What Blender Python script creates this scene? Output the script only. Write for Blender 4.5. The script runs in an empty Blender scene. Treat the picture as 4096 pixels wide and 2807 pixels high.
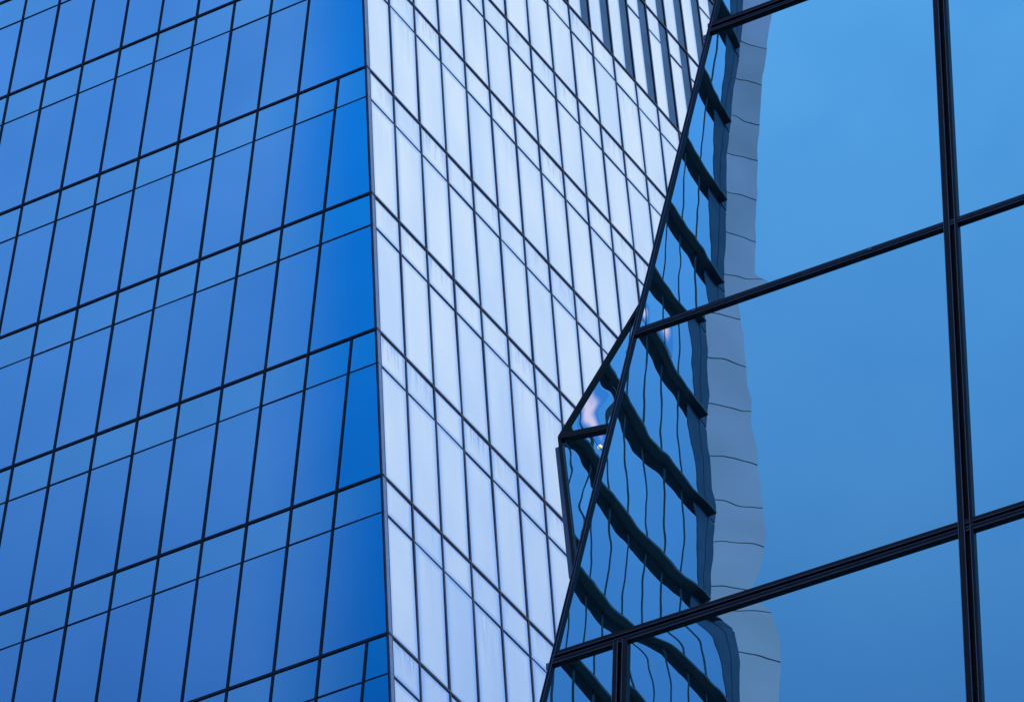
import bpy, math, random
from mathutils import Vector, Matrix, noise
random.seed(7)
C = bpy.context.scene.collection
SC = bpy.context.scene

# ------------------------------------------------------------------ camera
EYE = Vector((0, 0, 1.6))
FOC = 17966.96 / 4096.0            # focal length / picture width
PITCH, ROLL = 0.7955587, 0.0514294
cd_ = bpy.data.cameras.new('camera'); cam = bpy.data.objects.new('camera', cd_); C.objects.link(cam)
cam.matrix_world = Matrix.Translation(EYE) @ Matrix.Rotation(math.pi/2 + PITCH, 4, 'X') @ Matrix.Rotation(ROLL, 4, 'Z')
cd_.sensor_fit = 'HORIZONTAL'; cd_.sensor_width = 36.0; cd_.lens = 36.0 * FOC
cd_.clip_start = 0.5; cd_.clip_end = 5000
SC.camera = cam

# ------------------------------------------------------------------ light
SUN_AZ, SUN_EL = math.radians(-6), math.radians(24)      # azimuth from +X
sd = Vector((math.cos(SUN_AZ)*math.cos(SUN_EL), math.sin(SUN_AZ)*math.cos(SUN_EL), math.sin(SUN_EL)))
w = bpy.data.worlds.new('World'); SC.world = w; w.use_nodes = True
nt = w.node_tree; N = nt.nodes; K = nt.links
for n in list(N): N.remove(n)
sky = N.new('ShaderNodeTexSky'); sky.sky_type = 'NISHITA'; sky.sun_disc = False
sky.sun_elevation = SUN_EL; sky.sun_rotation = math.radians(90) - SUN_AZ
sky.air_density = 1.0; sky.dust_density = 0.6; sky.ozone_density = 3.0
geo = N.new('ShaderNodeTexCoord')
flat = N.new('ShaderNodeVectorMath'); flat.operation = 'MULTIPLY'; K.new(geo.outputs['Generated'], flat.inputs[0]); flat.inputs[1].default_value = (1, 1, 0)
fln = N.new('ShaderNodeVectorMath'); fln.operation = 'NORMALIZE'; K.new(flat.outputs[0], fln.inputs[0])
def cloud_lobe(prev, axis, c0, c1, col, amount, nscale=6.0, namt=0.0, azimuth=False):
    """a bank of cloud / clear air round one direction of the sky"""
    d = N.new('ShaderNodeVectorMath'); d.operation = 'DOT_PRODUCT'; K.new((fln if azimuth else geo).outputs[0 if azimuth else 'Generated'], d.inputs[0]); d.inputs[1].default_value = Vector(axis).normalized()
    nz = N.new('ShaderNodeTexNoise'); nz.inputs['Scale'].default_value = nscale; nz.inputs['Detail'].default_value = 4; K.new(geo.outputs['Generated'], nz.inputs['Vector'])
    s = N.new('ShaderNodeMath'); s.operation = 'MULTIPLY_ADD'; K.new(nz.outputs['Fac'], s.inputs[0]); s.inputs[1].default_value = namt; s.inputs[2].default_value = -namt*0.5
    a = N.new('ShaderNodeMath'); a.operation = 'ADD'; K.new(d.outputs['Value'], a.inputs[0]); K.new(s.outputs[0], a.inputs[1])
    m = N.new('ShaderNodeMapRange'); m.interpolation_type = 'SMOOTHSTEP'; K.new(a.outputs[0], m.inputs['Value'])
    m.inputs['From Min'].default_value = c0; m.inputs['From Max'].default_value = c1; m.inputs['To Min'].default_value = 0; m.inputs['To Max'].default_value = amount
    x = N.new('ShaderNodeMix'); x.data_type = 'RGBA'; K.new(m.outputs[0], x.inputs['Factor']); K.new(prev, x.inputs['A'])
    if isinstance(col, tuple): x.inputs['B'].default_value = (*col, 1)
    else: K.new(col, x.inputs['B'])
    return x.outputs['Result']
out = sky.outputs['Color']
AZ = lambda a, e=0: (math.cos(math.radians(a))*math.cos(math.radians(e)), math.sin(math.radians(a))*math.cos(math.radians(e)), math.sin(math.radians(e)))
out = cloud_lobe(out, AZ(-151, 46), .965, 1.025, (.95, 1.45, 2.35), .38, 16, .16)      # thin uneven veil of cloud
clear = Vector(AZ(-156.5, 43)).cross(Vector(AZ(-157.8, 50.6))).normalized()
if clear.dot(Vector(AZ(-150, 45))) < 0: clear = -clear
thin = out
out = cloud_lobe(out, clear, -.009, .016, (0.0, .80, 2.05), .93, 5, .003)                 # a clear gap in the thin overcast ...
out = cloud_lobe(out, AZ(-60), math.cos(math.radians(91.5)), math.cos(math.radians(88.8)), thin, 1, 5, 0, True)   # ... and the overcast again beyond it
sz = N.new('ShaderNodeSeparateXYZ'); K.new(geo.outputs['Generated'], sz.inputs[0])
hz = N.new('ShaderNodeMapRange'); K.new(sz.outputs['Z'], hz.inputs['Value'])                    # heavier, darker air lower down
for k_, v_ in (('From Min', .635), ('From Max', .765), ('To Min', 0.0), ('To Max', 1.0)): hz.inputs[k_].default_value = v_
hc = N.new('ShaderNodeMix'); hc.data_type = 'RGBA'; K.new(hz.outputs[0], hc.inputs['Factor']); hc.inputs['A'].default_value = (.36, .38, .48, 1); hc.inputs['B'].default_value = (1, 1, 1, 1)
hs = N.new('ShaderNodeVectorMath'); hs.operation = 'MULTIPLY'; K.new(out, hs.inputs[0]); K.new(hc.outputs['Result'], hs.inputs[1]); out = hs.outputs[0]
out = cloud_lobe(out, AZ(29, 54), math.cos(math.radians(34)), math.cos(math.radians(15)), (.8, 1.25, 2.0), .97, 5, .03)      # bright cloud bank over the sunlit side
out = cloud_lobe(out, AZ(29, 74), math.cos(math.radians(29)), math.cos(math.radians(19.5)), (1.95, 2.23, 2.5), .97, 6, .02)      # its brighter top
bg = N.new('ShaderNodeBackground'); bg.inputs['Strength'].default_value = 0.1
wo = N.new('ShaderNodeOutputWorld'); K.new(out, bg.inputs['Color']); K.new(bg.outputs[0], wo.inputs['Surface'])
sl = bpy.data.lights.new('sun', 'SUN'); sl.energy = 0.6; sl.angle = math.radians(12); sl.color = (1, .95, .88)
so = bpy.data.objects.new('sun', sl); C.objects.link(so); so.rotation_euler = sd.to_track_quat('Z', 'Y').to_euler(); so.location = (40, -20, 120)
SC.view_settings.view_transform = 'Standard'; SC.view_settings.look = 'None'; SC.view_settings.exposure = 2.0; SC.view_settings.gamma = 1

# ------------------------------------------------------------------ materials
def base_mat(name):
    m = bpy.data.materials.new(name); m.use_nodes = True
    return m, m.node_tree.nodes, m.node_tree.links, m.node_tree.nodes['Principled BSDF']
def setp(b, **k):
    for a, v in k.items():
        b.inputs[a.replace('_', ' ')].default_value = (*v, 1) if isinstance(v, tuple) else v
def noise_mix(n, l, vec, scale, c0, c1, detail=3, lo=.3, hi=.7, stretch=None):
    t = n.new('ShaderNodeTexNoise'); t.inputs['Scale'].default_value = scale; t.inputs['Detail'].default_value = detail
    if stretch:
        mp = n.new('ShaderNodeMapping'); mp.inputs['Scale'].default_value = stretch; l.new(vec, mp.inputs['Vector']); vec = mp.outputs[0]
    l.new(vec, t.inputs['Vector'])
    r = n.new('ShaderNodeMapRange'); l.new(t.outputs['Fac'], r.inputs['Value']); r.inputs['From Min'].default_value = lo; r.inputs['From Max'].default_value = hi
    x = n.new('ShaderNodeMix'); x.data_type = 'RGBA'; l.new(r.outputs[0], x.inputs['Factor']); x.inputs['A'].default_value = (*c0, 1); x.inputs['B'].default_value = (*c1, 1)
    return x.outputs['Result'], r.outputs[0]
def coated_glass(name, tint, tint2, rough=.015, var=.0, nscale=.5):
    """mirror-coated solar glass: tinted reflection, faint dirt"""
    m, n, l, b = base_mat(name)
    tc = n.new('ShaderNodeTexCoord')
    col, f = noise_mix(n, l, tc.outputs['Object'], nscale, tint, tint2)
    if var:
        oi = n.new('ShaderNodeObjectInfo')
        r = n.new('ShaderNodeMapRange'); l.new(oi.outputs['Random'], r.inputs['Value']); r.inputs['To Min'].default_value = 1-var; r.inputs['To Max'].default_value = 1+var
        v = n.new('ShaderNodeVectorMath'); v.operation = 'SCALE'; l.new(col, v.inputs[0]); l.new(r.outputs[0], v.inputs['Scale']); col = v.outputs[0]
    l.new(col, b.inputs['Base Color'])
    setp(b, Metallic=1.0, Roughness=rough)
    return m
def metal(name, col, rough=.45, metallic=.0, scale=8, spec=.4):
    m, n, l, b = base_mat(name)
    tc = n.new('ShaderNodeTexCoord')
    c, f = noise_mix(n, l, tc.outputs['Object'], scale, tuple(x*.85 for x in col), tuple(x*1.15 for x in col))
    l.new(c, b.inputs['Base Color']); setp(b, Metallic=metallic, Roughness=rough); b.inputs['Specular IOR Level'].default_value = spec
    return m
def pale_panel(name, spandrel):
    """pale back-painted glass, rain streaks and soiling running down from the joint above (uv: x across, y up, metres)"""
    m, n, l, b = base_mat(name)
    uv = n.new('ShaderNodeUVMap'); uv.uv_map = 'pane'
    uvm = n.new('ShaderNodeUVMap'); uvm.uv_map = 'metres'
    tc = n.new('ShaderNodeTexCoord')
    oi = n.new('ShaderNodeObjectInfo')
    sx = n.new('ShaderNodeSeparateXYZ'); l.new(uv.outputs[0], sx.inputs[0])
    off = n.new('ShaderNodeVectorMath'); off.operation = 'SCALE'; cmb = n.new('ShaderNodeCombineXYZ'); cmb.inputs[0].default_value = 37; cmb.inputs[1].default_value = 11
    l.new(cmb.outputs[0], off.inputs[0]); l.new(oi.outputs['Random'], off.inputs['Scale'])
    ad = n.new('ShaderNodeVectorMath'); l.new(uvm.outputs[0], ad.inputs[0]); l.new(off.outputs[0], ad.inputs[1])
    cloud, f0 = noise_mix(n, l, ad.outputs[0], .55, (.58, .72, .93), (.74, .83, .95), 2, .35, .65, (1.0, .35, 1))
    # streaks
    st = n.new('ShaderNodeTexNoise'); st.inputs['Scale'].default_value = 1.0; st.inputs['Detail'].default_value = 4; st.inputs['Roughness'].default_value = .6
    mp = n.new('ShaderNodeMapping'); mp.inputs['Scale'].default_value = (9, .45, 1); l.new(ad.outputs[0], mp.inputs['Vector']); l.new(mp.outputs[0], st.inputs['Vector'])
    sr = n.new('ShaderNodeMapRange'); l.new(st.outputs['Fac'], sr.inputs['Value']); sr.inputs['From Min'].default_value = .46; sr.inputs['From Max'].default_value = .62
    # fade downwards
    fd = n.new('ShaderNodeMapRange'); l.new(sx.outputs['Y'], fd.inputs['Value']); fd.inputs['From Min'].default_value = .25 if spandrel else .45; fd.inputs['From Max'].default_value = 1.0
    # some panes dirtier
    rr = n.new('ShaderNodeMapRange'); l.new(oi.outputs['Random'], rr.inputs['Value']); rr.inputs['From Min'].default_value = .35 if spandrel else .75; rr.inputs['From Max'].default_value = 1; rr.inputs['To Min'].default_value = .25 if spandrel else .06; rr.inputs['To Max'].default_value = 1. if spandrel else .35
    m1 = n.new('ShaderNodeMath'); m1.operation = 'MULTIPLY'; l.new(sr.outputs[0], m1.inputs[0]); l.new(fd.outputs[0], m1.inputs[1])
    m2 = n.new('ShaderNodeMath'); m2.operation = 'MULTIPLY'; l.new(m1.outputs[0], m2.inputs[0]); l.new(rr.outputs[0], m2.inputs[1])
    x = n.new('ShaderNodeMix'); x.data_type = 'RGBA'; l.new(m2.outputs[0], x.inputs['Factor']); l.new(cloud, x.inputs['A']); x.inputs['B'].default_value = (.12, .28, .72, 1)
    # soft bluish halo painted into the colour towards the pane edges
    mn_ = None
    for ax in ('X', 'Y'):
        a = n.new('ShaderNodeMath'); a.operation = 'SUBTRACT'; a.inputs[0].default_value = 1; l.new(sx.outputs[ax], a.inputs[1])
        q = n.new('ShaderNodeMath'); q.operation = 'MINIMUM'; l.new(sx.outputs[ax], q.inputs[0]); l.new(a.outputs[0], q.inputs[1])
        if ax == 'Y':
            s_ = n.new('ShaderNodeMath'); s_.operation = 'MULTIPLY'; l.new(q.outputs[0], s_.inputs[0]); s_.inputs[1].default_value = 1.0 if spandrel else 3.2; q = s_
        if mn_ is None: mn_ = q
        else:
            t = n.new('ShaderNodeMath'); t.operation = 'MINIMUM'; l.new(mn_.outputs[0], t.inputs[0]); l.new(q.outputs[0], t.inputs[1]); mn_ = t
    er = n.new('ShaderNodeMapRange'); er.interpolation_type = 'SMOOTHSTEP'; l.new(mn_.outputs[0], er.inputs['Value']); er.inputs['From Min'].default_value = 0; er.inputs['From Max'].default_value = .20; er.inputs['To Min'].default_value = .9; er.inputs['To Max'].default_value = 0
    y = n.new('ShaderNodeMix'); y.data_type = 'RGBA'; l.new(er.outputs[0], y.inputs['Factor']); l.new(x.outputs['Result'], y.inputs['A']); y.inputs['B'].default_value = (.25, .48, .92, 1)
    l.new(y.outputs['Result'], b.inputs['Base Color'])
    setp(b, Roughness=.12, Metallic=.88); b.inputs['Specular IOR Level'].default_value = .35
    return m
M_BLUE = coated_glass('blue_coated_glass', (.185, .50, .80), (.215, .53, .84), .02, .03)
M_BLUE_SP = coated_glass('blue_coated_spandrel_glass', (.20, .54, .80), (.225, .565, .84), .03, .03)
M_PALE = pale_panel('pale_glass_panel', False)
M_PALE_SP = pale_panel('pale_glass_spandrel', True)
M_JOINT = metal('dark_joint_metal', (.007, .020, .040), .6, spec=.15)
M_JOINT_P = metal('navy_joint_metal', (.006, .020, .050), .6, spec=.15)
M_STRIP = metal('steel_blue_strip', (.018, .075, .17), .7, 0, 1.5, .1)
M_CORNER = metal('blue_corner_trim', (.03, .10, .25), .35, .3)
M_FRAME = metal('black_frame_metal', (.005, .006, .012), .4, 0, 4, .22)
M_FRAME_L = metal('grey_frame_edge', (.09, .14, .24), .35, .3, 4)
M_SLOT = metal('black_gasket', (.002, .002, .003), .9)
M_MIRROR = coated_glass('mirror_glass', (.32, .79, .95), (.34, .81, .97), .003)
M_CORE = metal('dark_building_core', (.03, .04, .06), .8)
M_PIER = metal('grey_metal_cladding', (.140, .124, .235), .4, 0, .35)
def vary(m, amt):
    n, l = m.node_tree.nodes, m.node_tree.links; b = n['Principled BSDF']; src = b.inputs['Base Color'].links[0].from_socket
    oi = n.new('ShaderNodeObjectInfo'); r = n.new('ShaderNodeMapRange'); l.new(oi.outputs['Random'], r.inputs['Value']); r.inputs['To Min'].default_value = 1-amt; r.inputs['To Max'].default_value = 1+amt
    v = n.new('ShaderNodeVectorMath'); v.operation = 'SCALE'; l.new(src, v.inputs[0]); l.new(r.outputs[0], v.inputs['Scale']); l.new(v.outputs[0], b.inputs['Base Color'])
vary(M_PIER, .13)
M_END = metal('dark_steel_blue_panel', (.014, .036, .085), .6, 0, 1.5, .15)
M_LEDGE = metal('dark_green_ledge', (.006, .026, .046), .6)
M_GLASS_B = coated_glass('facade_glass', (.62, .80, .95), (.75, .88, 1.0), .02, .07, .2)

# ------------------------------------------------------------------ helpers
def tag(o, label=None, cat=None, group=None, kind=None):
    if label: o['label'] = label
    if cat: o['category'] = cat
    if group: o['group'] = group
    if kind: o['kind'] = kind
    return o
def empty(name, loc, **k):
    o = bpy.data.objects.new(name, None); C.objects.link(o); o.location = loc; o.empty_display_size = 1
    return tag(o, **k)
class MB:
    def __init__(s): s.v = []; s.f = []; s.uv = []; s.um = []
    def face(s, pts, uv=None, um=None):
        i = len(s.v); s.v += [tuple(p) for p in pts]; s.f.append(tuple(range(i, i+len(pts))))
        s.uv += uv or [(0, 0)]*len(pts); s.um += um or [(0, 0)]*len(pts)
    def slab(s, pts, n, t, um=None):
        """a slab with front corners pts (counter-clockwise seen from n) and thickness t behind"""
        k = len(pts); b = [p - n*t for p in pts]
        uv = [(0, 0), (1, 0), (1, 1), (0, 1)] if k == 4 else None
        s.face(pts, uv, um)
        s.face(list(reversed(b)))
        for i in range(k):
            j = (i+1) % k; s.face([pts[j], pts[i], b[i], b[j]])
    def build(s, name, mat, parent=None):
        me = bpy.data.meshes.new(name); org = parent.location if parent else Vector((0, 0, 0))
        me.from_pydata([tuple(Vector(v)-org) for v in s.v], [], s.f)
        for nm, dat in (('pane', s.uv), ('metres', s.um)):
            L = me.uv_layers.new(name=nm)
            L.data.foreach_set('uv', [c for p in dat for c in p])
        me.materials.append(mat); me.update()
        o = bpy.data.objects.new(name, me); C.objects.link(o); o.parent = parent
        return o
def bar(mb, a, b, up, n, w, h0, h1, off=0.0):
    """box along a-b lying on the facade: width w along up (centre shifted by off), from h0 to h1 out of the plane"""
    a = a + up*off; b = b + up*off
    q = [a-up*w/2, b-up*w/2, b+up*w/2, a+up*w/2]
    if ((q[1]-q[0]).cross(q[2]-q[1])).dot(n) < 0: q.reverse()
    mb.slab([p+n*h1 for p in q], n, h1-h0)
def px(P):
    q = cam_inv @ P
    return (2048 + 4096*FOC*q.x/-q.z, 1403.5 - 4096*FOC*q.y/-q.z)
cam_inv = cam.matrix_world.inverted()
def in_frame(pts, m=20):
    ps = [px(p) for p in pts]
    return max(p[0] for p in ps) > -m and min(p[0] for p in ps) < 4096+m and max(p[1] for p in ps) > -m and min(p[1] for p in ps) < 2807+m

# ------------------------------------------------------------------ ground
gm, gn, gl, gb = base_mat('paving')
tcn = gn.new('ShaderNodeTexCoord'); gc, _ = noise_mix(gn, gl, tcn.outputs['Object'], .8, (.09, .09, .10), (.15, .15, .16), 6)
gl.new(gc, gb.inputs['Base Color']); setp(gb, Roughness=.9)
g = MB(); g.face([Vector((-1500, -1500, 0)), Vector((1500, -1500, 0)), Vector((1500, 1500, 0)), Vector((-1500, 1500, 0))])
tag(g.build('ground', gm), kind='structure')

# ------------------------------------------------------------------ tower
CT = Vector((-3.37091279, 62.05562763, 71.64064743)) + EYE
aL, aR = -0.5432165754, 0.9262372151
DL = Vector((math.cos(aL), math.sin(aL), 0)); DR = Vector((math.cos(aR), math.sin(aR), 0))
CDn = Vector((.08190412, -.06635876, -1.0)); ML = Vector((-.00747987, -.01238778, -1.0))
NL = ML.cross(DL).normalized(); NR = CDn.cross(DR).normalized()
if NL.y > 0: NL = -NL
if NR.x < 0: NR = -NR
UL, WL, WR = -.6776, 1.0, .96983
E_ = (CDn.x - ML.x)/DL.x
HT = {-4: -15.7767, -3: -11.5758, -2: -7.8991, -1: -4.2170, 0: 0.0, 1: 4.2153, 2: 8.4536, 3: 12.6913, 4: 16.9417}
def ht(i):
    if i in HT: return HT[i]
    return HT[-4] + (i+4)*4.1 if i < -4 else HT[4] + (i-4)*4.2
PLp = lambda u, h, o=0: CT + DL*u + ML*h + NL*o           # u metres from the corner at T0, h metres down
PRp = lambda j, h, o=0: CT + CDn*h + DR*(WR*j) + NR*o
cu = lambda h: E_*h                                        # corner position on the left face
tower = empty('glass_tower', Vector((CT.x, CT.y, 0)), label='tall sharp-cornered tower at the left with one blue glass face and one pale face', cat='tower')
BOT, TOP = 16, -7
SP = 1.01
def last_mull(i):                                          # mullion nearest the corner on storey i
    h = ht(i); k = 0
    while cu(h) - (UL + (k+1)*WL) >= .3: k += 1
    while cu(h) - (UL + k*WL) < .3: k -= 1
    return k
NLEFT = 24
jit = lambda a: random.uniform(-a, a)
outerL = MB(); outerR = MB(); outerS = MB(); cnt = {}
def quad_len(q): return (q[1]-q[0]).length, (q[3]-q[0]).length
def pane_obj(name, q, n, mat, outer, wob=.003, vis=True):
    a, b = quad_len(q); um = [(0, 0), (a, 0), (a, b), (0, b)]
    if vis and in_frame(q):
        c_ = (q[0]+q[2])/2; ea = (q[1]-q[0]).normalized(); eb = (q[3]-q[0]).normalized(); ta, tb = jit(wob), jit(wob*.6)
        q = [p + n*(((p-c_).dot(ea))*ta + ((p-c_).dot(eb))*tb) for p in q]
        mb = MB(); mb.slab(q, n, .06, um)
        cnt[name] = cnt.get(name, 0) + 1
        return mb.build(name, mat, tower)
    outer.slab(q, n, .06, um)
# left (blue) face
G = .012
for i in range(TOP, BOT):
    h0, h1 = ht(i), ht(i+1); km = last_mull(i)
    rows = [('spandrel_pane', h0, h0+SP, M_BLUE_SP), ('window_pane', h0+SP, h1, M_BLUE)]
    for nm, a, b, mt in rows:
        for k in range(km, -NLEFT, -1):
            u0 = UL + k*WL; 
            if k == km: ub, ut = cu(b)-.03, cu(a)-.03
            else: ub = ut = u0 + WL
            q = [PLp(u0+G, b-G), PLp(ub-G, b-G), PLp(ut-G, a+G), PLp(u0+G, a+G)]
            pane_obj(nm, q, NL, mt, outerL, .004)
tag(outerL.build('outer_window_panes', M_BLUE, tower), kind='stuff')
# right (pale) face, hidden to the right by the mirror building
def behind_mirror(q):
    ex = lambda y: 2873.5 - .2515*y
    return min(px(p)[0]-ex(px(p)[1]) for p in q) > 10
NR_B = 26; STRIP = .40
for i in range(TOP, BOT):
    h0, h1 = ht(i), ht(i+1)
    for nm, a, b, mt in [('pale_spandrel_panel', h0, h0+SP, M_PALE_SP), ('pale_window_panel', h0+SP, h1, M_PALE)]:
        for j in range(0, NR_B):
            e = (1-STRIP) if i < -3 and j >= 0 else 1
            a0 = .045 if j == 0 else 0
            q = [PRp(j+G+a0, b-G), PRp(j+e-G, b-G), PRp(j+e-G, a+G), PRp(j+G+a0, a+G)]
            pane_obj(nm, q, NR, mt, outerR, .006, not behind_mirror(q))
    if i < -3:
        for j in range(0, NR_B):
            q = [PRp(j+1-STRIP+.002, h1-G, -.02), PRp(j+1-G, h1-G, -.02), PRp(j+1-G, h0+G, -.02), PRp(j+1-STRIP+.002, h0+G, -.02)]
            pane_obj('dark_window_strip', q, NR, M_STRIP, outerS, 0, not behind_mirror(q))
tag(outerR.build('outer_pale_panels', M_PALE, tower), kind='stuff'); tag(outerS.build('outer_window_strips', M_STRIP, tower), kind='stuff')
# joints
for i in range(TOP, BOT+1):
    h = ht(i)
    for (hh, wd, out_, nm) in ((h, .064, .022, 'floor_joint'), (h+SP, .032, .010, 'thin_transom')):
        if i == BOT and nm != 'floor_joint': continue
        mb = MB(); bar(mb, PLp(UL+(1-NLEFT)*WL, hh), PLp(cu(hh), hh), Vector((0, 0, 1)), NL, wd, -.03, out_); mb.build(nm, M_JOINT, tower)
        if nm == 'thin_transom' and i < -3:
            for j in range(NR_B): mb = MB(); bar(mb, PRp(j, hh), PRp(j+1-STRIP, hh), Vector((0, 0, 1)), NR, wd*.95, -.03, out_+.004); mb.build('short_transom', M_JOINT_P, tower)
            continue
        mb = MB(); bar(mb, PRp(0, hh), PRp(NR_B, hh), Vector((0, 0, 1)), NR, wd*(.78 if nm == 'floor_joint' else .98), -.03, out_+.004)
        mb.build(nm, M_JOINT_P, tower)
kmax = last_mull(BOT-1)
for k in range(kmax, -NLEFT, -1):
    hs = [i for i in range(TOP, BOT) if last_mull(i) >= k]
    if not hs: continue
    u = UL + k*WL; mb = MB(); bar(mb, PLp(u, ht(min(hs))), PLp(u, ht(BOT)), DL, NL, .052, -.03, .018); mb.build('mullion', M_JOINT, tower)
for j in range(1, NR_B+1):
    mb = MB(); bar(mb, PRp(j, ht(TOP)), PRp(j, ht(BOT)), DR, NR, .046, -.03, .016); mb.build('mullion', M_JOINT_P, tower)
# corner trim: a slim blue extrusion between two dark gaskets
h0, h1 = ht(TOP), ht(BOT)
mb = MB()
def corner_strip(mb, side, a, b, o0, o1):
    if side == 'L': q = [PLp(cu(h1)-b, h1, o1), PLp(cu(h1)-a, h1, o1), PLp(cu(h0)-a, h0, o1), PLp(cu(h0)-b, h0, o1)]; n = NL
    else: q = [PRp(a/WR, h1, o1), PRp(b/WR, h1, o1), PRp(b/WR, h0, o1), PRp(a/WR, h0, o1)]; n = NR
    mb.slab(q, n, o1-o0)
corner_strip(mb, 'R', 0.0, .10, -.03, .014); corner_strip(mb, 'L', 0, .004, -.02, .012); mb.build('corner_trim', M_CORNER, tower)
mb = MB(); corner_strip(mb, 'L', .004, .035, -.03, .018); corner_strip(mb, 'R', .10, .116, -.03, .016); mb.build('corner_gasket', M_JOINT, tower)
# core behind the skins
mb = MB()
ring = lambda h: [CT+ML*h+DL*(UL+(1-NLEFT)*WL)-NL*.1, CT+CDn*h-NL*.12-NR*.12, CT+CDn*h+DR*(WR*(NR_B+1))-NR*.12, CT+CDn*h+DR*(WR*(NR_B+1))-DL*25]
r0, r1 = ring(ht(BOT)), ring(ht(TOP)); 
for p in r0: p.z = 0
for i in range(4):
    j = (i+1) % 4; mb.face([r0[i], r0[j], r1[j], r1[i]])
mb.face(r1); mb.face(list(reversed(r0))); mb.build('core', M_CORE, tower)

# ------------------------------------------------------------------ mirror-glass building on the right
TH = math.radians(-29.7)
MD = Vector((math.cos(TH), math.sin(TH), 0)); MN = Vector((math.sin(TH), -math.cos(TH), 0)); DM = -28.2996631
S0 = Vector((4.29191171, 30.13153202, 0)).dot(MD)
FP = lambda s, z, o=0: EYE + MD*(S0+s) + MN*(DM+o) + Vector((0, 0, z))      # z above the eye
sE = lambda z: -4.405 + (z-28.231)*.1925
mb_root = empty('mirror_glass_building', FP(0, -1.6), label='black framed mirror glass building at the right with big panes reflecting the sky', cat='building')
U2, U1, U0 = 28.73, 32.862, 37.20
V0 = -3.573
def virt(P):                                               # mirror image of a point in the main glass plane
    d = (P-EYE).dot(MN) - DM
    return P - MN*(2*d)
def interp(tab, x):
    if x <= tab[0][0]: return tab[0][1]
    for (a, b), (c, d) in zip(tab, tab[1:]):
        if x <= c:
            t = (x-a)/(c-a); t = t*t*(3-2*t)*.5 + t*.5
            return b + (d-b)*t
    return tab[-1][1]
MRAD = .001
M_WAVY = M_MIRROR.copy(); M_WAVY.name = 'wavy_mirror_glass'          # shading normals tilted by shifts given in image pixels, stored per vertex
_an = M_WAVY.node_tree.nodes.new('ShaderNodeAttribute'); _an.attribute_name = 'glass_normal'
M_WAVY.node_tree.links.new(_an.outputs['Vector'], M_WAVY.node_tree.nodes['Principled BSDF'].inputs['Normal'])
def wavy_pane(name, corners, n, tilt, nu, nv, mat=M_WAVY):
    """glass pane: flat slab with shading normals tilted to shift its reflection by image pixels; corners bl, br, tr, tl; tilt(s,z)->(horizontal, vertical) in mrad"""
    bl, br, tr, tl = corners
    V = []; NO = []; F = []
    for j in range(nv+1):
        for i in range(nu+1):
            u, v = i/nu, j/nv
            s = (bl[0]*(1-u)+br[0]*u)*(1-v) + (tl[0]*(1-u)+tr[0]*u)*v
            z = (bl[1]*(1-u)+br[1]*u)*(1-v) + (tl[1]*(1-u)+tr[1]*u)*v
            o = (bl[2]*(1-u)+br[2]*u)*(1-v) + (tl[2]*(1-u)+tr[2]*u)*v
            V.append(FP(s, z, o)); th, tv = tilt(s, z)
            NO.append((n + MD*(th*MRAD) + Vector((0, 0, tv*MRAD))).normalized())
    for j in range(nv):
        for i in range(nu):
            a = j*(nu+1)+i; F.append((a, a+1, a+nu+2, a+nu+1))
    cs = [FP(*c) for c in corners]; back = [c - MN*.04 for c in cs]
    b0 = len(V); V += back; NO += [-n]*4; F.append((b0+3, b0+2, b0+1, b0))
    for i in range(4):
        j = (i+1) % 4; k = len(V)
        if (cs[i]-cs[j]).length < 1e-4: continue
        V += [cs[j], cs[i], back[i], back[j]]
        sn = (cs[i]-cs[j]).cross(-MN).normalized(); NO += [sn]*4; F.append((k, k+1, k+2, k+3))
    me = bpy.data.meshes.new(name); org = mb_root.location
    me.from_pydata([tuple(v-org) for v in V], [], F); me.materials.append(mat)
    me.polygons.foreach_set('use_smooth', [True]*len(F)); me.update()
    at = me.attributes.new('glass_normal', 'FLOAT_VECTOR', 'POINT'); at.data.foreach_set('vector', [c for x in NO for c in x])
    o = bpy.data.objects.new(name, me); C.objects.link(o); o.parent = mb_root
    return o
# shifts taken from image pixels, along the height for two positions across the pane
KX = 1.7625 / 17967 * 1000 * (150/(150-44.0))
def px_tilt(seed, tabs=None, base=(0, 0), amp=(6, 6), vt=None):
    def f(s, z):
        hx = 0
        if tabs:
            (sa, ta), (sb, tb) = tabs
            t = min(1.35, max(-.8, (s-sa)/(sb-sa)))
            hx = interp(ta, z)*(1-t) + interp(tb, z)*t if t >= 0 else interp(ta, z)
        p = Vector((s*1.1+seed*7.3, z*1.0, seed*3.1))
        nx = noise.noise(p) + .5*noise.noise(p*2.3) + .3*noise.noise(p*4.9); ny = noise.noise(p+Vector((31, 7, 5))) + .5*noise.noise(p*2.1+Vector((3, 17, 5))) + .3*noise.noise(p*5.1)
        vy = 0
        if vt:
            (sl_, tl_), (sr_, tr_) = vt; q = min(1, max(0, (s-sl_(z))/(sr_-sl_(z)))); vy = interp(tl_, z)*(1-q) + interp(tr_, z)*q
        X = (base[0]+hx+amp[0]*nx)*KX; Y = (base[1]+vy+amp[1]*ny)*KX
        tv = Y/1.74; return ((-X + .69*tv)/1.41, tv)
    return f
G0 = .0
T1a = [(32.95, -10), (33.9, -9), (34.9, -3), (35.9, 6), (36.6, 30), (37.2, 45)]
T1b = [(32.95, 8), (33.15, -20), (34.0, -16), (35.0, -10), (36.0, 2), (36.6, 20), (37.2, 32)]
T2a = [(28.73, -50), (29.3, -43), (29.9, -40), (30.5, -45), (31.2, -52), (32.86, -55)]
T2b = [(28.73, -34), (29.1, -14), (29.5, -6), (30.0, -10), (30.6, -22), (31.2, -30), (31.9, -45), (32.8, -57)]
V2a = [(28.73, 110), (29.76, 95), (30.9, 52), (32.07, 4), (32.86, -18)]
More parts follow.
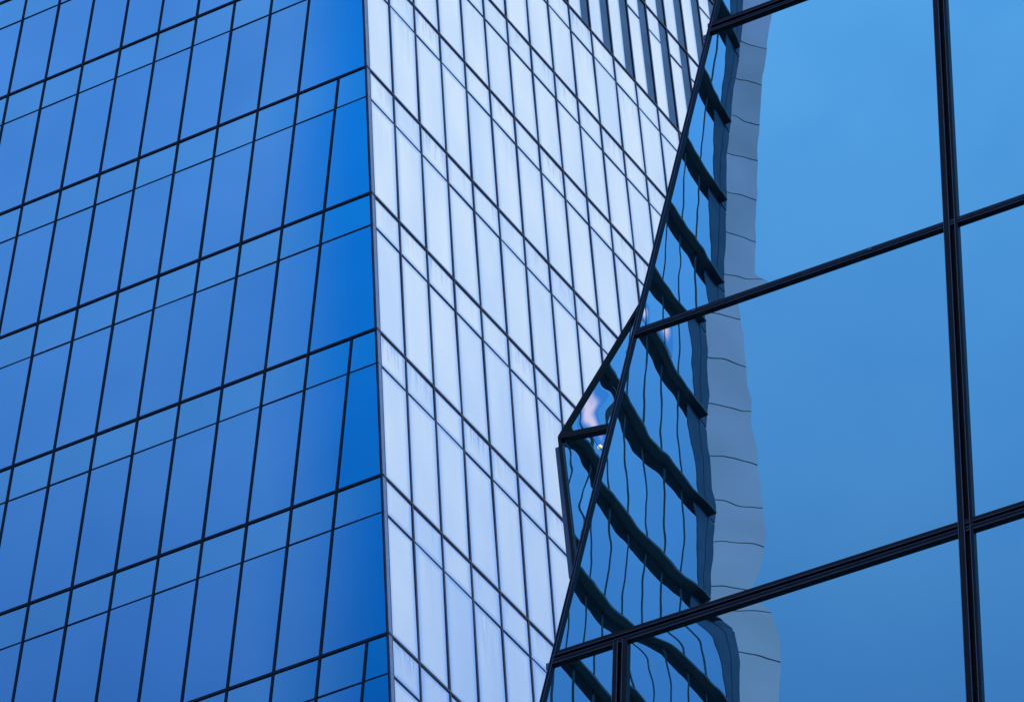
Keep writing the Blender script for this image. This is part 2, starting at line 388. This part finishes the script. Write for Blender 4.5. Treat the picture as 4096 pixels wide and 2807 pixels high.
V2b = [(28.73, -8), (29.3, 8), (30.0, 25), (30.8, 16), (31.4, 8), (32.86, -6)]
T3a = [(26.5, 22), (27.9, 20), (28.35, 6), (28.73, -42)]
T3b = [(26.5, 28), (28.0, 26), (28.4, 12), (28.73, -22)]
P = [('mirror_pane', (sE(U1), U1), (0, U1), (0, U0), (sE(U0), U0), px_tilt(1, ((-2.46, T1a), (-2.13, T1b)), (0, 0), (8, 11)), 110, 150),
     ('mirror_pane', (sE(U2), U2), (0, U2), (0, U1), (sE(U1), U1), px_tilt(2, ((-2.65, T2a), (-2.12, T2b)), (0, -95), (9, 12), ((sE, V2a), (-2.5, V2b))), 110, 140),
     ('mirror_pane', (V0, 24.6), (0, 24.6), (0, U2), (V0, U2), px_tilt(3, ((-2.36, T3a), (-1.96, T3b)), (0, -45), (7, 10)), 110, 120),
     ('mirror_pane', (sE(24.6), 24.6), (V0, 24.6), (V0, U2), (sE(U2), U2), px_tilt(4, None, (20, 30), (6, 8)), 80, 120),
     ('mirror_pane', (sE(U0), U0), (0, U0), (0, 41.3), (sE(41.3), 41.3), px_tilt(5, None, (35, -30), (18, 14)), 60, 60),
     ('mirror_pane', (0, U1), (3.6, U1), (3.6, U0), (0, U0), px_tilt(6, None, (0, 0), (5, 5)), 20, 20),
     ('mirror_pane', (0, U2), (3.6, U2), (3.6, U1), (0, U1), px_tilt(7, None, (0, 0), (5, 5)), 20, 20),
     ('mirror_pane', (0, 24.6), (3.6, 24.6), (3.6, U2), (0, U2), px_tilt(8, None, (0, 0), (5, 5)), 20, 20)]
for nm, a, b, c, d, tl, nu, nv in P:
    wavy_pane(nm, [(*q, 0.0) for q in (a, b, c, d)], MN, tl, nu, nv)
# folded side facet left of the slanted edge: A (top), B (outer), CC (bottom), PP on the edge
BK = -.015
FA, FB, FPp, FC = (sE(33.269), 33.269, 0), (-4.334, 31.739, BK), (sE(31.625), 31.625, 0), (sE(29.826), 29.826, 0)
nf = (FP(*FA)-FP(*FB)).cross(FP(*FC)-FP(*FB)).normalized()
if nf.dot(MN) < 0: nf = -nf
wavy_pane('corner_pane', [FB, FPp, (FA[0]+.001, FA[1], 0), FA], nf, px_tilt(11, None, (0, 0), (42, 40)), 90, 90)
wavy_pane('corner_pane', [FC, (FC[0]+.001, FC[1], 0), FPp, FB], nf, px_tilt(12, None, (0, 0), (38, 42)), 90, 90)
# frames
Z = Vector((0, 0, 1))
def frame(name, a, b, w, slot=(.42, .62), raise_=.03, up=None, off=0, lip=True):
    """bar with a black recessed joint between two profiled rails"""
    pa, pb = FP(*a), FP(*b); d = (pb-pa).normalized(); up = MN.cross(d).normalized()
    if up.z < -.5 or (abs(up.z) < .5 and up.dot(MD) < 0): up = -up
    r = MB(); g_ = MB(); l_ = MB()
    if slot:
        lo, hi = (slot[0]-.5)*w, (slot[1]-.5)*w
        bar(r, pa, pb, up, MN, lo+w/2, -.03, raise_, (lo-w/2)/2+off); bar(r, pa, pb, up, MN, w/2-hi, -.03, raise_, (hi+w/2)/2+off)
        bar(g_, pa, pb, up, MN, hi-lo, -.03, .004, (lo+hi)/2+off)
        edges = [(-w/2+.006), lo-.008, hi+.008]
    else:
        bar(r, pa, pb, up, MN, w, -.03, raise_, off); edges = [-w/2+.006, w/2-.006]
    o = r.build(name, M_FRAME, mb_root)
    if slot: g_.build('gasket', M_SLOT, o if False else mb_root)
    if lip:
        for e in edges: bar(l_, pa, pb, up, MN, .005, raise_-.01, raise_+.006, e+off)
        l_.build('frame_lip', M_FRAME_L, mb_root)
    return o
frame('transom', (sE(U2), U2), (8, U2), .155, (.40, .60))
frame('transom', (sE(U1), U1), (8, U1), .088, (.55, .62))
frame('transom', (sE(U0)-.02, U0+.02), (8, U0+.02), .150, (.30, .60))
frame('transom', (sE(24.6), 24.6), (8, 24.6), .12, (.5, .6))
for z_ in (0.0, 4.1, 8.2, 12.3, 16.4, 20.5): frame('transom', (sE(z_), z_), (8, z_), .12, (.5, .6))
frame('transom', (sE(41.33), 41.33), (8, 41.33), .12, (.5, .6))
frame('mullion', (0, -1.5), (0, 45), .152, (.47, .76), .036)
frame('mullion', (V0, -1.5), (V0, U2-.05), .155, (.38, .62), .036)
frame('mullion', (3.573, -1.5), (3.573, 45), .152, (.50, .74), .036)
frame('edge_frame', (sE(-1.5), -1.5), (sE(45), 45), .042, None, .03)
for z_ in (U2-.07, U0-.10):
    m_ = MB(); bar(m_, FP(sE(z_)-.055, z_), FP(sE(z_)-.01, z_), Z, MN, .075, -.03, .02); m_.build('corner_cap', M_FRAME_L, mb_root)
def dirbar(name, a, b, w, h0=-.03, h1=.03, mat=M_FRAME):
    pa, pb = FP(*a), FP(*b); d = (pb-pa).normalized(); up = nf.cross(d).normalized(); m_ = MB(); bar(m_, pa, pb, up, nf, w, h0, h1); return m_.build(name, mat, mb_root)
dirbar('edge_frame', FA, FB, .04); dirbar('edge_frame', FB, FC, .04); dirbar('transom', FB, (FPp[0]-.02, FPp[1], 0), .075, -.03, .036)
dirbar('edge_trim', (-4.385, 31.66, BK-.03), (-4.165, 29.78, -.03), .05, -.06, 0, M_FRAME_L)
# fasteners on the middle transom
for s_ in (-.87, -2.83):
    m_ = MB(); bar(m_, FP(s_-.018, U1+.008), FP(s_+.018, U1+.008), Z, MN, .025, .03, .045); m_.build('fastener', M_FRAME_L, mb_root)
# rest of the skin, outside the picture
o_ = MB()
def oq(s0, z0, s1, z1, s0t=None, o=0):
    s0t = s0 if s0t is None else s0t
    o_.slab([FP(s0, z0, o), FP(s1, z0, o), FP(s1, z1, o), FP(s0t, z1, o)], MN, .03)
low = [(k_*4.1, k_*4.1+4.1) for k_ in range(6)]
for z0, z1 in low + [(41.33, 45)]:
    oq(sE(z0)+.02, z0+.06, -.05, z1-.06, sE(z1)+.02); oq(.05, z0+.06, 3.5, z1-.06)
for z0, z1 in (*low, (24.6, U2), (U2, U1), (U1, U0), (U0, 41.33), (41.33, 45)): oq(3.65, z0+.06, 8, z1-.06)
oq(.05, U0+.06, 3.5, 41.3)
tag(o_.build('outer_mirror_panes', M_MIRROR, mb_root), kind='stuff')
b_ = MB()
fr = [FP(sE(-1.6), -1.6, -.05), FP(8.1, -1.6, -.05), FP(8.1, 45.1, -.05), FP(sE(45.1), 45.1, -.05)]
b_.slab(fr, MN, 14)
wd = [FP(FA[0], FA[1], -.05), FP(FB[0]+.01, FB[1], -.05), FP(FC[0], FC[1], -.05)]
b_.slab(wd, MN, .9); b_.build('core', M_CORE, mb_root)

# ------------------------------------------------------------------ the neighbour seen only as a reflection
def ray(x, y):
    v = cam.matrix_world.to_3x3() @ Vector(((x-2048)/(4096*FOC), -(y-1403.5)/(4096*FOC), -1)); return v.normalized()
RNG = 150.0
KV = Vector((3.3, 0, 0))                                   # filled below: foot of the pier corner in the mirror world
kr = ray(1652*1.7625, 800*1.7625)*RNG
KV = EYE + kr
YA, YB = math.radians(59), math.radians(17)
DA = Vector((math.cos(YA), math.sin(YA), 0)); DB = Vector((math.cos(YB), math.sin(YB), 0))
NA = Vector((math.sin(YA), -math.cos(YA), 0)); NB = Vector((math.sin(YB), -math.cos(YB), 0))
R_ = lambda d: d - MN*(2*d.dot(MN))
kb = virt(Vector((KV.x, KV.y, 0)))
nb = empty('ledged_office_building', Vector((kb.x, kb.y, 0)), label='blue glass office building with dark ledges and grey pier reflected in the mirror panes', cat='building')
rDA, rDB, rNA, rNB = R_(DA), R_(DB), R_(NA), R_(NB)
def QA(u, z, o=0): return Vector((kb.x, kb.y, z)) + rDA*u + rNA*o        # u<0 away from the pier
def QB(u, z, o=0): return Vector((kb.x, kb.y, z)) + rDB*u + rNB*o
FH = 4.05; ZT = 150; WA = 45
zk = KV.z
def nslab(mb, q, n, t):
    if ((q[1]-q[0]).cross(q[2]-q[1])).dot(n) < 0: q = list(reversed(q))
    mb.slab(q, n, t)
m_ = MB(); nslab(m_, [QA(-WA, 0), QA(0, 0), QA(0, ZT), QA(-WA, ZT)], rNA, .3); m_.build('glass_wall', M_GLASS_B, nb)
for k in range(int(WA/1.15)-1):
    m_ = MB(); u = (-.5 if k == 0 else -.9-k*1.15); q = [QA(u-.022, 40, .03), QA(u+.022, 40, .03), QA(u+.022, ZT, .03), QA(u-.022, ZT, .03)]; nslab(m_, q, rNA, .06); m_.build('mullion', M_JOINT, nb)
zb0 = zk + 2.8
for k in range(-12, 11):
    z = zb0 + k*FH; m_ = MB()
    if z > ZT: continue
    nslab(m_, [QA(-WA, z, .30), QA(-.5, z, .30), QA(-.5, z+.09, .30), QA(-WA, z+.09, .30)], rNA, .30); m_.build('ledge', M_LEDGE, nb)
for k in range(-12, 11):
    z = zb0 + k*FH
    if z > ZT: continue
    m_ = MB(); nslab(m_, [QA(-.75, z-FH+.1, .02), QA(0, z-FH+.1, .02), QA(0, z, .02), QA(-1.4, z, .02)], rNA, .03); m_.build('end_panel', M_END, nb)
PW = 1.25
m_ = MB(); nslab(m_, [QB(.02, 0, -.03), QB(PW-.02, 0, -.03), QB(PW-.02, ZT, -.03), QB(.02, ZT, -.03)], rNB, 6); m_.build('pier', M_PIER, nb)
for k in range(55):
    z = 40 + k*2.02; a = jit(.008)
    if z + 2.02 < ZT+1: m_ = MB(); nslab(m_, [QB(0, z+.03, a), QB(PW, z+.03, -a), QB(PW, z+2.0, -a*.5), QB(0, z+2.0, a*.5)], rNB, .03); m_.build('cladding_panel', M_PIER, nb)
for k in range(-6, 2):
    for j in range(12):
        z = zb0 + k*FH; u = -2.05 - j*1.15; a, b_ = jit(.004), jit(.004)
        m_ = MB(); nslab(m_, [QA(u-1.15, z, .01+a), QA(u, z, .01-a), QA(u, z+FH, .01-a+b_), QA(u-1.15, z+FH, .01+a+b_)], rNA, .005); m_.build('window_pane', M_GLASS_B, nb)
m_ = MB()
for k in range(70):
    z = 40 + k*2.02
    if z < ZT: nslab(m_, [QB(0, z-.01, -.012), QB(PW, z-.01, -.012), QB(PW, z+.04, -.012), QB(0, z+.04, -.012)], rNB, .01)
m_.build('panel_joint', M_JOINT, nb)
def lit_glass(name, strength):
    m, n, l, b = base_mat(name)
    uv = n.new('ShaderNodeUVMap'); uv.uv_map = 'pane'
    d = n.new('ShaderNodeVectorMath'); d.operation = 'DISTANCE'; l.new(uv.outputs[0], d.inputs[0]); d.inputs[1].default_value = (.5, .5, 0)
    tn = n.new('ShaderNodeTexNoise'); tn.inputs['Scale'].default_value = 2.2; l.new(uv.outputs[0], tn.inputs['Vector'])
    ad = n.new('ShaderNodeMath'); ad.operation = 'MULTIPLY_ADD'; l.new(tn.outputs['Fac'], ad.inputs[0]); ad.inputs[1].default_value = .35; l.new(d.outputs['Value'], ad.inputs[2])
    r = n.new('ShaderNodeMapRange'); r.interpolation_type = 'SMOOTHSTEP'; l.new(ad.outputs[0], r.inputs['Value']); r.inputs['From Min'].default_value = .22; r.inputs['From Max'].default_value = .62; r.inputs['To Min'].default_value = strength; r.inputs['To Max'].default_value = 0
    setp(b, Base_Color=(.35, .62, .9), Metallic=1.0, Roughness=.02, Emission_Color=(1.0, .29, .12)); l.new(r.outputs[0], b.inputs['Emission Strength'])
    return m
LIT = lit_glass('glass_lit_from_inside', .42)
LAMP, _n, _l, _b = base_mat('warm_lamp'); setp(_b, Base_Color=(.8, .7, .5), Emission_Color=(1, .26, .05), Emission_Strength=.7)
for (u, z, a, b_h) in ((-3.2, 105.1, .6, .8), (-5.66, 105.7, .40, .55), (-15.5, 93.6, .45, 1.3)):
    m_ = MB(); q = [QA(u-a, z-b_h, .022), QA(u+a, z-b_h, .022), QA(u+a, z+b_h, .022), QA(u-a, z+b_h, .022)]; nslab(m_, q, rNA, .02); m_.build('lit_window', LIT, nb)
for (u, z) in ((-15.2, 92.3), (-15.5, 92.35)):
    m_ = MB(); a = .045; q = [QA(u-a, z-a, .06), QA(u+a, z-a, .06), QA(u+a, z+a, .06), QA(u-a, z+a, .06)]; nslab(m_, q, rNA, .06); m_.build('wall_lamp', LAMP, nb)
print('COUNTS', cnt)
